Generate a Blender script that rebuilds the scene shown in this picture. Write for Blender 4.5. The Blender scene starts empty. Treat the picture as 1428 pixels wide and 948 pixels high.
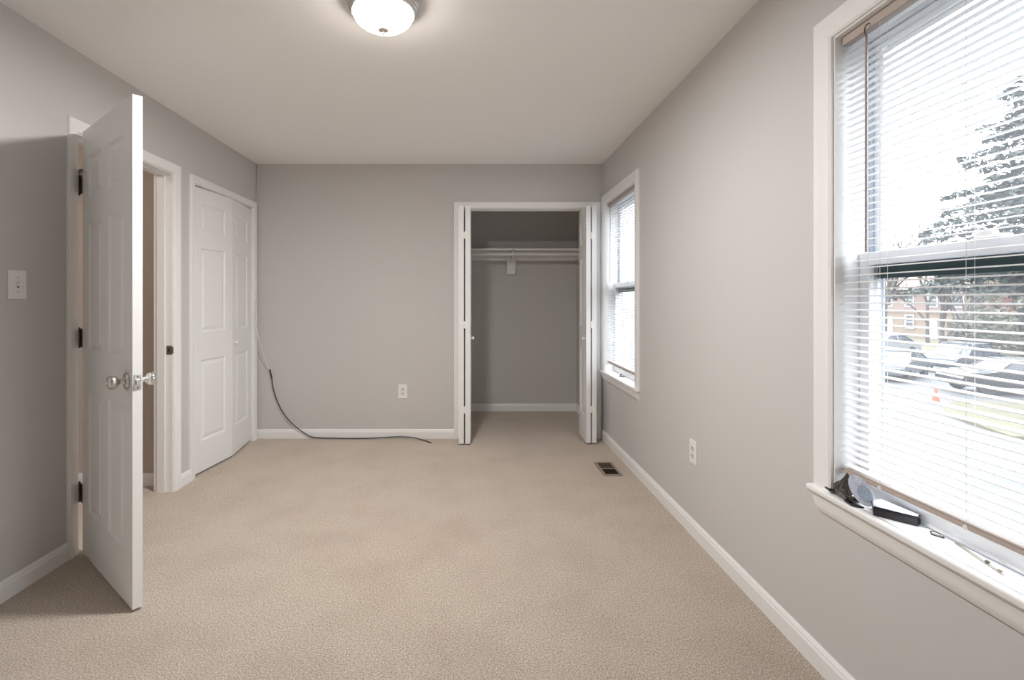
import bpy, bmesh, math, random
from mathutils import Vector, Matrix
C = bpy.context.scene.collection
S = bpy.context.scene
PI = math.pi
random.seed(7)

# ------------------------------------------------------------------ camera, light, exposure
cd = bpy.data.cameras.new('camera'); cam = bpy.data.objects.new('camera', cd); C.objects.link(cam)
cam.location = (0, 0, 1.229); cam.rotation_euler = (PI/2, 0, 0)
cd.sensor_width = 36; cd.lens = 694*36/1428; cd.shift_x = 55/1428; cd.shift_y = -55.5/1428
cd.clip_start = .02; cd.clip_end = 600
S.camera = cam
vs = S.view_settings
vs.view_transform = 'Standard'; vs.look = 'None'; vs.gamma = 1; vs.use_curve_mapping = False
vs.exposure = 1.1
cy = S.cycles
cy.use_denoising = True; cy.max_bounces = 14; cy.diffuse_bounces = 9; cy.glossy_bounces = 4
cy.transmission_bounces = 6; cy.transparent_max_bounces = 24; cy.caustics_reflective = False; cy.caustics_refractive = False
cy.sample_clamp_indirect = 8

SKY = 6.8          # zenith luminance of the overcast sky
LAMP = 21.0           # ceiling dome luminance
DOWN_DISC = 45.0           # downward disc light added inside the dome, spares the ceiling, watts
HALL = 20.0         # hallway lamp, watts
w = bpy.data.worlds.new('overcast'); S.world = w; w.use_nodes = True
n = w.node_tree.nodes; l = w.node_tree.links; n.clear()
tc = n.new('ShaderNodeTexCoord'); sep = n.new('ShaderNodeSeparateXYZ')
l.new(tc.outputs['Generated'], sep.inputs[0])
ma = n.new('ShaderNodeMath'); ma.operation = 'MULTIPLY_ADD'; ma.use_clamp = False
mx = n.new('ShaderNodeMath'); mx.operation = 'MAXIMUM'; mx.inputs[1].default_value = 0
l.new(sep.outputs['Z'], mx.inputs[0]); l.new(mx.outputs[0], ma.inputs[0])
ma.inputs[1].default_value = .75*SKY; ma.inputs[2].default_value = SKY/4
bg = n.new('ShaderNodeBackground'); bg.inputs[0].default_value = (.93, .97, 1.0, 1)
l.new(ma.outputs[0], bg.inputs[1])
wo = n.new('ShaderNodeOutputWorld'); l.new(bg.outputs[0], wo.inputs[0])

WIN = [(.777, 1.592), (3.52, 4.335)]     # the two window openings along y
WZ0, WZ1 = .614, 2.07
for k, (a, b) in enumerate(WIN):
    ld = bpy.data.lights.new('sky_portal', 'AREA'); ld.shape = 'RECTANGLE'
    ld.size = WZ1-WZ0; ld.size_y = b-a; ld.cycles.is_portal = True
    o = bpy.data.objects.new('sky_portal', ld); C.objects.link(o)
    o.location = (1.325, (a+b)/2, (WZ0+WZ1)/2); o.rotation_euler = (0, PI/2, 0)

# ------------------------------------------------------------------ materials
M = {}
def mat(name, col, rough=.5, metal=0, spec=.5, bump=None, noise=None, emit=None, translucent=0, coat=0):
    m = bpy.data.materials.new(name); m.use_nodes = True
    nt = m.node_tree; b = nt.nodes['Principled BSDF']
    b.inputs['Base Color'].default_value = (*col, 1); b.inputs['Roughness'].default_value = rough
    b.inputs['Metallic'].default_value = metal; b.inputs['Specular IOR Level'].default_value = spec
    b.inputs['Coat Weight'].default_value = coat
    t = nt.nodes.new('ShaderNodeTexCoord')
    if noise:                                   # (scale, second colour, detail)
        nz = nt.nodes.new('ShaderNodeTexNoise'); nz.inputs['Scale'].default_value = noise[0]
        nz.inputs['Detail'].default_value = noise[2] if len(noise) > 2 else 4
        r = nt.nodes.new('ShaderNodeValToRGB'); r.color_ramp.elements[0].position = .35; r.color_ramp.elements[1].position = .65
        r.color_ramp.elements[0].color = (*col, 1); r.color_ramp.elements[1].color = (*noise[1], 1)
        nt.links.new(t.outputs['Object'], nz.inputs['Vector'])
        nt.links.new(nz.outputs['Fac'], r.inputs[0]); nt.links.new(r.outputs[0], b.inputs['Base Color'])
    if bump:                                    # (scale, strength, distance)
        nb = nt.nodes.new('ShaderNodeTexNoise'); nb.inputs['Scale'].default_value = bump[0]; nb.inputs['Detail'].default_value = 3
        bp = nt.nodes.new('ShaderNodeBump'); bp.inputs['Strength'].default_value = bump[1]; bp.inputs['Distance'].default_value = bump[2]
        nt.links.new(t.outputs['Object'], nb.inputs['Vector'])
        nt.links.new(nb.outputs['Fac'], bp.inputs['Height']); nt.links.new(bp.outputs[0], b.inputs['Normal'])
    if emit:
        b.inputs['Emission Color'].default_value = (*emit[0], 1); b.inputs['Emission Strength'].default_value = emit[1]
    if translucent:
        tr = nt.nodes.new('ShaderNodeBsdfTranslucent'); tr.inputs[0].default_value = (*col, 1)
        ms = nt.nodes.new('ShaderNodeMixShader'); ms.inputs[0].default_value = translucent
        out = nt.nodes['Material Output']
        nt.links.new(b.outputs[0], ms.inputs[1]); nt.links.new(tr.outputs[0], ms.inputs[2]); nt.links.new(ms.outputs[0], out.inputs[0])
    M[name] = m
    return m

mat('wall_paint', (.575, .563, .555), .75, spec=.25, bump=(220, .08, .002))
mat('ceiling_paint', (.88, .875, .87), .9, spec=.1, bump=(160, .08, .002))
mat('hall_paint', (.52, .46, .42), .8, spec=.2)
mat('trim_white', (.82, .82, .82), .38, spec=.4)
mat('door_white', (.80, .80, .80), .42, spec=.4, bump=(90, .03, .001))
mat('vinyl', (.82, .84, .87), .35)
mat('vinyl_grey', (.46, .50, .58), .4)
mat('weather_strip', (.03, .095, .105), .5)
mat('slat', (.82, .82, .83), .45, translucent=.15)
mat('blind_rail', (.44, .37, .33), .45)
mat('cord', (.72, .72, .70), .7)
mat('wand', (.35, .30, .29), .25)
mat('nickel', (.62, .60, .57), .28, metal=1)
mat('finial_metal', (.55, .50, .46), .5, metal=.4)
mat('chrome', (.78, .78, .77), .14, metal=1)
mat('dark_metal', (.10, .09, .085), .35, metal=.8)
mat('brass_worn', (.28, .23, .18), .45, metal=.8)
mat('plastic_white', (.82, .81, .79), .35)
mat('socket_face', (.66, .65, .63), .4)
mat('slot_dark', (.04, .04, .04), .6)
mat('white_cable', (.66, .63, .60), .5)
mat('black_cable', (.02, .018, .018), .4)
mat('black_plastic', (.02, .016, .022), .3)
mat('black_film', (.02, .017, .015), .12, coat=1, bump=(60, .6, .006))
mat('label_white', (.58, .61, .70), .5, noise=(260, (.38, .41, .50), 6))
mat('label_blue', (.22, .28, .37), .35, noise=(300, (.36, .42, .50), 6))
mat('vent_frame', (.33, .27, .22), .45, metal=.3)
mat('vent_dark', (.03, .018, .014), .6)
mat('vent_louver', (.16, .11, .085), .5, metal=.3)
mat('steel_pin', (.52, .50, .44), .3, metal=.9)
def dome():
    m = bpy.data.materials.new('dome_glass'); m.use_nodes = True; nt = m.node_tree; nt.nodes.clear()
    e = nt.nodes.new('ShaderNodeEmission'); e.inputs[0].default_value = (1.0, .91, .82, 1); e.inputs[1].default_value = LAMP
    tr = nt.nodes.new('ShaderNodeBsdfTransparent'); ad = nt.nodes.new('ShaderNodeMixShader'); ad.inputs[0].default_value = .5
    out = nt.nodes.new('ShaderNodeOutputMaterial')
    nt.links.new(e.outputs[0], ad.inputs[1]); nt.links.new(tr.outputs[0], ad.inputs[2]); nt.links.new(ad.outputs[0], out.inputs[0]); M['dome_glass'] = m
dome()

def glass(name, veil):
    m = bpy.data.materials.new(name); m.use_nodes = True; nt = m.node_tree; nt.nodes.clear()
    tr = nt.nodes.new('ShaderNodeBsdfTransparent'); tr.inputs[0].default_value = (.95, .97, .97, 1)
    gl = nt.nodes.new('ShaderNodeBsdfGlossy'); gl.inputs['Roughness'].default_value = .02
    fr = nt.nodes.new('ShaderNodeFresnel'); fr.inputs[0].default_value = 1.45
    hz = nt.nodes.new('ShaderNodeBsdfTranslucent'); hz.inputs[0].default_value = (.9, .93, 1, 1)
    m1 = nt.nodes.new('ShaderNodeMixShader'); m2 = nt.nodes.new('ShaderNodeMixShader'); out = nt.nodes.new('ShaderNodeOutputMaterial')
    m1.inputs[0].default_value = veil
    nt.links.new(tr.outputs[0], m1.inputs[1]); nt.links.new(hz.outputs[0], m1.inputs[2])
    nt.links.new(fr.outputs[0], m2.inputs[0]); nt.links.new(m1.outputs[0], m2.inputs[1]); nt.links.new(gl.outputs[0], m2.inputs[2])
    nt.links.new(m2.outputs[0], out.inputs[0]); M[name] = m
glass('pane', .06)

def carpet():
    m = bpy.data.materials.new('carpet'); m.use_nodes = True; nt = m.node_tree; N = nt.nodes; L = nt.links
    b = N['Principled BSDF']; b.inputs['Roughness'].default_value = .95; b.inputs['Specular IOR Level'].default_value = .1
    b.inputs['Sheen Weight'].default_value = .25
    t = N.new('ShaderNodeTexCoord')
    fine = N.new('ShaderNodeTexNoise'); fine.inputs['Scale'].default_value = 170; fine.inputs['Detail'].default_value = 6; fine.inputs['Roughness'].default_value = .9
    big = N.new('ShaderNodeTexNoise'); big.inputs['Scale'].default_value = 3.2; big.inputs['Detail'].default_value = 5; big.inputs['Roughness'].default_value = .6
    r1 = N.new('ShaderNodeValToRGB'); e = r1.color_ramp.elements
    e[0].position = .43; e[0].color = (.30, .225, .165, 1); e[1].position = .56; e[1].color = (.88, .765, .645, 1)
    r2 = N.new('ShaderNodeValToRGB'); e = r2.color_ramp.elements
    e[0].position = .34; e[0].color = (.91, .895, .88, 1); e[1].position = .56; e[1].color = (1, 1, 1, 1)
    mixc = N.new('ShaderNodeMix'); mixc.data_type = 'RGBA'; mixc.blend_type = 'MULTIPLY'; mixc.inputs[0].default_value = 1
    bp = N.new('ShaderNodeBump'); bp.inputs['Strength'].default_value = .9; bp.inputs['Distance'].default_value = .008
    for x in (fine, big): L.new(t.outputs['Object'], x.inputs['Vector'])
    L.new(fine.outputs['Fac'], r1.inputs[0]); L.new(big.outputs['Fac'], r2.inputs[0])
    L.new(r1.outputs[0], mixc.inputs[6]); L.new(r2.outputs[0], mixc.inputs[7]); L.new(mixc.outputs[2], b.inputs['Base Color'])
    L.new(fine.outputs['Fac'], bp.inputs['Height']); L.new(bp.outputs[0], b.inputs['Normal'])
    M['carpet'] = m
carpet()

# outdoors
mat('asphalt', (.040, .042, .045), .7, noise=(.6, (.055, .057, .06), 5))
mat('grass', (.060, .056, .028), .95, noise=(1.5, (.080, .068, .040), 6))
mat('siding_tan', (.16, .12, .09), .8)
mat('roof_tan', (.14, .11, .085), .85, noise=(2, (.12, .10, .08), 6))
mat('white_paint', (.40, .40, .40), .5)
mat('window_dark', (.06, .07, .08), .15)
mat('car_silver', (.08, .085, .095), .3, metal=.4)
mat('car_navy', (.015, .02, .035), .25, coat=.5)
mat('car_black', (.012, .012, .015), .25, coat=.5)
mat('car_white', (.16, .16, .17), .3)
mat('car_glass', (.03, .035, .045), .08)
mat('tyre', (.015, .015, .015), .8)
mat('cone_orange', (.30, .05, .015), .5)
mat('needles', (.030, .040, .038), .8, noise=(1.2, (.045, .055, .050), 4))
mat('bark', (.03, .026, .023), .9)
mat('twigs', (.05, .044, .042), .9)
mat('shrub', (.050, .058, .040), .9, noise=(.8, (.075, .072, .050), 4))
def brick():
    m = bpy.data.materials.new('brick'); m.use_nodes = True; nt = m.node_tree; b = nt.nodes['Principled BSDF']
    t = nt.nodes.new('ShaderNodeTexCoord'); mp = nt.nodes.new('ShaderNodeMapping'); mp.inputs['Rotation'].default_value = (PI/2, 0, PI/2)
    br = nt.nodes.new('ShaderNodeTexBrick'); br.inputs['Scale'].default_value = 4
    br.inputs['Color1'].default_value = (.20, .045, .045, 1); br.inputs['Color2'].default_value = (.16, .04, .04, 1); br.inputs['Mortar'].default_value = (.18, .13, .12, 1)
    nt.links.new(t.outputs['Object'], mp.inputs[0]); nt.links.new(mp.outputs[0], br.inputs[0]); nt.links.new(br.outputs[0], b.inputs['Base Color'])
    b.inputs['Roughness'].default_value = .85; M['brick'] = m
brick()

# ------------------------------------------------------------------ mesh helpers
def link(name, bm, m, parent=None, smooth=False, loc=None, rot=None):
    bmesh.ops.recalc_face_normals(bm, faces=bm.faces)
    me = bpy.data.meshes.new(name); bm.to_mesh(me); bm.free()
    if isinstance(m, (list, tuple)):
        for x in m: me.materials.append(M[x])
    else: me.materials.append(M[m])
    if smooth:
        for p in me.polygons: p.use_smooth = True
    o = bpy.data.objects.new(name, me); C.objects.link(o)
    if parent: o.parent = parent
    if loc: o.location = loc
    if rot: o.rotation_euler = rot
    return o
def smooth_sharp(o, ang=.6):
    for p in o.data.polygons: p.use_smooth = True
    try: o.data.set_sharp_from_angle(angle=ang)
    except Exception: pass
    return o
def tag(o, label, cat=None, group=None, kind=None):
    if label: o['label'] = label
    if cat: o['category'] = cat
    if group: o['group'] = group
    if kind: o['kind'] = kind
    return o
def thing(name, label, cat, loc=(0, 0, 0), rz=0, group=None, kind=None):
    o = bpy.data.objects.new(name, None); C.objects.link(o); o.empty_display_size = .1
    o.location = loc; o.rotation_euler = (0, 0, rz)
    return tag(o, label, cat, group, kind)
def copy_tree(o, parent=None):
    c = o.copy(); C.objects.link(c)
    if parent: c.parent = parent
    for ch in list(o.children): copy_tree(ch, c)
    return c
def box(bm, x0, x1, y0, y1, z0, z1, mi=0):
    v = [bm.verts.new((x, y, z)) for x in (x0, x1) for y in (y0, y1) for z in (z0, z1)]
    fs = []
    for f in ((0, 1, 3, 2), (4, 6, 7, 5), (0, 4, 5, 1), (2, 3, 7, 6), (0, 2, 6, 4), (1, 5, 7, 3)):
        q = bm.faces.new([v[i] for i in f]); q.material_index = mi; fs.append(q)
    return v
def bbox(x0, x1, y0, y1, z0, z1, bev=.002, seg=2):
    bm = bmesh.new(); box(bm, x0, x1, y0, y1, z0, z1)
    if bev: bmesh.ops.bevel(bm, geom=list(bm.edges), offset=bev, segments=seg, affect='EDGES', profile=.5)
    return bm
def add_bbox(bm, *a, bev=.002, seg=2):
    t = bbox(*a, bev=bev, seg=seg); me = bpy.data.meshes.new('t'); t.to_mesh(me); t.free(); bm.from_mesh(me); bpy.data.meshes.remove(me)
def tube(bm, pts, r, n=8, cap=True):
    pts = [Vector(p) for p in pts]; rings = []; up = None
    rr = r if isinstance(r, (list, tuple)) else [r]*len(pts)
    for i, p in enumerate(pts):
        t = (pts[min(i+1, len(pts)-1)]-pts[max(i-1, 0)])
        if t.length < 1e-9: t = Vector((0, 0, 1))
        t.normalize()
        if up is None:
            up = Vector((0, 0, 1)) if abs(t.z) < .9 else Vector((1, 0, 0))
        a = t.cross(up); 
        if a.length < 1e-6: a = t.cross(Vector((1, 0.1, 0)))
        a.normalize(); b = a.cross(t).normalized(); up = b
        rings.append([bm.verts.new(p+(a*math.cos(2*PI*k/n)+b*math.sin(2*PI*k/n))*rr[i]) for k in range(n)])
    for i in range(len(rings)-1):
        for k in range(n):
            bm.faces.new((rings[i][k], rings[i][(k+1) % n], rings[i+1][(k+1) % n], rings[i+1][k]))
    if cap:
        bm.faces.new(rings[0]); bm.faces.new(rings[-1])
def lathe(bm, prof, axis=(0, 0, 1), org=(0, 0, 0), n=32):
    """prof = [(radius, distance along the axis)]"""
    ax = Vector(axis).normalized(); a = ax.orthogonal().normalized(); b = ax.cross(a); o = Vector(org); rings = []
    for r, h in prof:
        if r < 1e-5: rings.append([bm.verts.new(o+ax*h)])
        else: rings.append([bm.verts.new(o+ax*h+(a*math.cos(2*PI*k/n)+b*math.sin(2*PI*k/n))*r) for k in range(n)])
    for i in range(len(rings)-1):
        A, B = rings[i], rings[i+1]
        for k in range(n):
            j = (k+1) % n
            if len(A) == 1 and len(B) == 1: continue
            if len(A) == 1: bm.faces.new((A[0], B[k], B[j]))
            elif len(B) == 1: bm.faces.new((A[k], A[j], B[0]))
            else: bm.faces.new((A[k], A[j], B[j], B[k]))
def smooth_path(pts, k=6):
    P = [Vector(p) for p in pts]; out = []
    for i in range(len(P)-1):
        a, b, c, d = P[max(i-1, 0)], P[i], P[i+1], P[min(i+2, len(P)-1)]
        for s in range(k):
            t = s/k
            out.append(.5*((2*b)+(c-a)*t+(2*a-5*b+4*c-d)*t*t+(3*b-a-3*c+d)*t**3))
    out.append(P[-1]); return out

def wall_panel(bm, fixed, t0, t1, u0, u1, z0, z1, holes, axis):
    """a wall at const axis ('x' or 'y') between t0 and t1, tiled in boxes around rectangular holes (ua, ub, za, zb)"""
    us = sorted({u0, u1, *[h[0] for h in holes], *[h[1] for h in holes]})
    for i in range(len(us)-1):
        a, b = us[i], us[i+1]; mid = (a+b)/2
        hs = sorted([(h[2], h[3]) for h in holes if h[0] < mid < h[1]])
        z = z0; segs = []
        for p, q in hs:
            if p > z+1e-6: segs.append((z, p))
            z = q
        if z < z1: segs.append((z, z1))
        for p, q in segs:
            if axis == 'x': box(bm, t0, t1, a, b, p, q)
            else: box(bm, a, b, t0, t1, p, q)

def panel_leaf(w_, h, t, cols, rows, d=.008):
    """a moulded panel door leaf in x 0..w, y 0..t, z 0..h, raised panels on both faces"""
    bm = bmesh.new()
    xs = sorted({0, w_, *[c for p in cols for c in p]}); zs = sorted({0, h, *[r for p in rows for r in p]})
    for side, y0, s in ((0, 0, 1), (1, t, -1)):
        for i in range(len(xs)-1):
            for j in range(len(zs)-1):
                x0, x1, z0, z1 = xs[i], xs[i+1], zs[j], zs[j+1]
                isp = (x0, x1) in cols and (z0, z1) in rows
                if not isp:
                    bm.faces.new([bm.verts.new(p) for p in ((x0, y0, z0), (x1, y0, z0), (x1, y0, z1), (x0, y0, z1))])
                    continue
                prev = None
                for inset, dep in ((0, 0), (.004, .0015), (.012, d), (.020, d), (.040, .002)):
                    y = y0+s*dep
                    ring = [bm.verts.new(p) for p in ((x0+inset, y, z0+inset), (x1-inset, y, z0+inset), (x1-inset, y, z1-inset), (x0+inset, y, z1-inset))]
                    if prev:
                        for k in range(4): bm.faces.new((prev[k], prev[(k+1) % 4], ring[(k+1) % 4], ring[k]))
                    prev = ring
                bm.faces.new(prev)
    for i in range(len(xs)-1):
        for z in (0, h): bm.faces.new([bm.verts.new(p) for p in ((xs[i], 0, z), (xs[i+1], 0, z), (xs[i+1], t, z), (xs[i], t, z))])
    for j in range(len(zs)-1):
        for x in (0, w_): bm.faces.new([bm.verts.new(p) for p in ((x, 0, zs[j]), (x, 0, zs[j+1]), (x, t, zs[j+1]), (x, t, zs[j]))])
    bmesh.ops.remove_doubles(bm, verts=bm.verts, dist=1e-5)
    return bm

CASING = [(0, 0), (0, .009), (.006, .0135), (.016, .0125), (.030, .0145), (.044, .018), (.054, .018), (.057, .014), (.057, 0)]
def casing_bm(a, b, z0, z1, plane, out, axis, scale=1.0, bottom=False):
    """mitred casing round an opening a..b, z0..z1; plane = wall face, out = +-1 the way it stands off; axis = wall normal axis"""
    bm = bmesh.new(); rows = []
    for u, v in CASING:
        u *= scale; t = plane+out*v
        P = [(a-u, z0), (a-u, z1+u), (b+u, z1+u), (b+u, z0)]
        rows.append([bm.verts.new((t, p, z) if axis == 'x' else (p, t, z)) for p, z in P])
    for i in range(len(rows)-1):
        for k in range(3): bm.faces.new((rows[i][k], rows[i][k+1], rows[i+1][k+1], rows[i+1][k]))
    for k in (0, 3): bm.faces.new([r[k] for r in rows])
    for k in range(3): bm.faces.new((rows[0][k], rows[0][k+1], rows[-1][k+1], rows[-1][k]))
    return bm
BASE = [(0, 0), (.013, 0), (.013, .058), (.010, .066), (.0095, .072), (.006, .079), (.004, .083), (0, .083)]
def baseboard(name, p0, p1, nrm, parent=None):
    """run of baseboard from p0 to p1 (floor points on the wall face), nrm points into the room"""
    bm = bmesh.new(); A = []; B_ = []
    for t, z in BASE:
        A.append(bm.verts.new((p0[0]+nrm[0]*t, p0[1]+nrm[1]*t, z))); B_.append(bm.verts.new((p1[0]+nrm[0]*t, p1[1]+nrm[1]*t, z)))
    k = len(A)
    for i in range(k): bm.faces.new((A[i], A[(i+1) % k], B_[(i+1) % k], B_[i]))
    bm.faces.new(A); bm.faces.new(B_)
    return bm
def joined(bms):
    bm = bmesh.new()
    for t in bms:
        me = bpy.data.meshes.new('t'); t.to_mesh(me); t.free(); bm.from_mesh(me); bpy.data.meshes.remove(me)
    return bm

# ------------------------------------------------------------------ the room
XL, XR, YB, YF, ZC = -1.922, 1.156, 4.43, -.55, 2.44
LT = XL-.115
DOOR = (2.422, 3.188); DH = 2.035          # entry doorway
CL = (3.43, 4.345)                         # left closet opening
CB = (-.108, 1.082); CH = 2.045            # back closet opening
XH = -3.2                                  # far side of the hallway
YC = 5.52                                  # back of the closet

bm = bmesh.new(); box(bm, XH-.1, XR+.2, YF-.1, YC+.1, -.12, 0)
tag(link('floor', bm, 'carpet'), 'beige cut pile carpet running through room and closet', 'floor', kind='structure')
bm = bmesh.new(); box(bm, XH-.1, XR+.2, YF-.1, YC+.1, ZC, ZC+.1)
tag(link('ceiling', bm, 'ceiling_paint'), 'flat white painted ceiling', 'ceiling', kind='structure')
bm = bmesh.new(); wall_panel(bm, 0, LT, XL, YF-.1, YB, 0, ZC, [(DOOR[0]-.02, DOOR[1]+.02, 0, DH+.02), (CL[0], CL[1], 0, DH)], 'x')
tag(link('wall_left', bm, 'wall_paint'), 'grey left wall with entry doorway and closet opening', 'wall', kind='structure')
bm = bmesh.new(); wall_panel(bm, 0, XR, XR+.15, YF-.1, YC+.1, 0, ZC, [(a, b, WZ0-.02, WZ1) for a, b in WIN], 'x')
tag(link('wall_right', bm, 'wall_paint'), 'grey right wall holding the two windows', 'wall', kind='structure')
bm = bmesh.new(); wall_panel(bm, 0, YB, YB+.11, LT, XR, 0, ZC, [(CB[0], CB[1], 0, CH)], 'y')
tag(link('wall_back', bm, 'wall_paint'), 'grey far wall with closet opening', 'wall', kind='structure')
bm = bmesh.new(); box(bm, LT, XR, YF-.1, YF, 0, ZC)
tag(link('wall_front', bm, 'wall_paint'), 'grey wall behind the viewer', 'wall', kind='structure')
bm = bmesh.new(); box(bm, -.62, XR, YC, YC+.1, 0, ZC); box(bm, -.72, -.62, YB+.11, YC+.1, 0, ZC)
tag(link('wall_closet', bm, 'wall_paint'), 'grey walls inside the open closet', 'wall', kind='structure')
bm = bmesh.new()
box(bm, XH, LT, 3.30, 3.40, 0, ZC)                       # hallway end wall beside the doorway
box(bm, XH-.1, XH, 1.2, 3.40, 0, ZC); box(bm, XH-.1, LT, 1.1, 1.2, 0, ZC)
tag(link('wall_hall', bm, 'hall_paint'), 'warm beige hallway walls seen through the doorway', 'wall', kind='structure')
bm = bmesh.new()
box(bm, -2.75, -2.65, 3.40, YB+.11, 0, ZC); box(bm, -2.65, LT, YB, YB+.11, 0, ZC)
tag(link('wall_left_closet', bm, 'wall_paint'), 'grey walls inside the left closet behind the bifold door', 'wall', kind='structure')

# baseboards
tag(link('baseboard_left', joined([baseboard('', (XL, YF), (XL, DOOR[0]-.068), (1, 0)), baseboard('', (XL, DOOR[1]+.068), (XL, CL[0]-.055), (1, 0))]), 'trim_white'),
    'white baseboard along the left wall', 'baseboard', kind='structure')
tag(link('baseboard_right', baseboard('', (XR, YF), (XR, YB), (-1, 0)), 'trim_white'), 'white baseboard below the windows', 'baseboard', kind='structure')
tag(link('baseboard_back', joined([baseboard('', (XL, YB), (CB[0]-.057, YB), (0, -1))]), 'trim_white'), 'white baseboard along the far wall', 'baseboard', kind='structure')
tag(link('baseboard_front', baseboard('', (XL, YF), (XR, YF), (0, 1)), 'trim_white'), 'white baseboard behind the viewer', 'baseboard', kind='structure')
tag(link('baseboard_closet', joined([baseboard('', (-.62, YC), (XR, YC), (0, -1)), baseboard('', (XR, YB+.11), (XR, YC), (-1, 0)), baseboard('', (-.62, YB+.11), (-.62, YC), (1, 0))]), 'trim_white'),
    'white baseboard inside the open closet', 'baseboard', kind='structure')
tag(link('baseboard_hall', joined([baseboard('', (XH, 3.30), (LT, 3.30), (0, -1)), baseboard('', (XH, 1.2), (XH, 3.3), (1, 0))]), 'trim_white'),
    'white baseboard in the hallway', 'baseboard', kind='structure')

# door and closet trim
def jamb(a, b, h, t0, t1, axis, th=.018, stop=None):
    bm = bmesh.new()
    def bx(u0, u1, z0, z1, p0=t0, p1=t1):
        if axis == 'x': box(bm, p0, p1, u0, u1, z0, z1)
        else: box(bm, u0, u1, p0, p1, z0, z1)
    bx(a-th, a, 0, h+th); bx(b, b+th, 0, h+th); bx(a, b, h, h+th)
    if stop:
        bx(a, a+.010, 0, h, *stop); bx(b-.010, b, 0, h, *stop); bx(a+.010, b-.010, h-.010, h, *stop)
    return bm
t = thing('trim_1', 'white painted frame of the open entry doorway', 'door frame', kind='structure')
link('jamb', jamb(DOOR[0], DOOR[1], DH, LT-.003, XL+.001, 'x', stop=(LT+.02, XL-.045)), 'trim_white', t)
smooth_sharp(link('casing', casing_bm(DOOR[0]-.006, DOOR[1]+.006, 0, DH+.006, XL, 1, 'x', 1.07), 'trim_white', t), .3)
link('hall_casing', casing_bm(DOOR[0]-.006, DOOR[1]+.006, 0, DH+.006, LT, -1, 'x'), 'trim_white', t)
sp = link('strike_plate', joined([bbox(XL-.038, XL-.003, DOOR[1]-.0025, DOOR[1]+.001, .88, .938, .001), bbox(XL-.006, XL+.006, DOOR[1]-.004, DOOR[1]-.001, .888, .93, .001)]), 'brass_worn', t)
tag(sp, 'tarnished metal strike plate')
link('strike_hole', bbox(XL-.028, XL-.014, DOOR[1]-.0032, DOOR[1]-.0022, .893, .925, 0), 'slot_dark', sp)
t = thing('trim_2', 'white frame round the bifold closet in the left wall', 'door frame', kind='structure')
link('jamb', jamb(CL[0]+.004, CL[1]-.004, DH-.004, LT, XL+.001, 'x', .004), 'trim_white', t)
smooth_sharp(link('casing', casing_bm(CL[0], CL[1], 0, DH, XL, 1, 'x', .95), 'trim_white', t), .3)
t = thing('trim_3', 'white frame round the open closet in the far wall', 'door frame', kind='structure')
link('jamb', jamb(CB[0]+.004, CB[1]-.004, CH-.004, YB-.001, YB+.112, 'y', .004), 'trim_white', t)
smooth_sharp(link('casing', casing_bm(CB[0], CB[1], 0, CH, YB, -1, 'y', 1.0), 'trim_white', t), .3)
link('door_track', bbox(CB[0]+.004, CB[1]-.004, YB+.040, YB+.070, CH-.012, CH-.004, .001), 'plastic_white', t)

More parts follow.
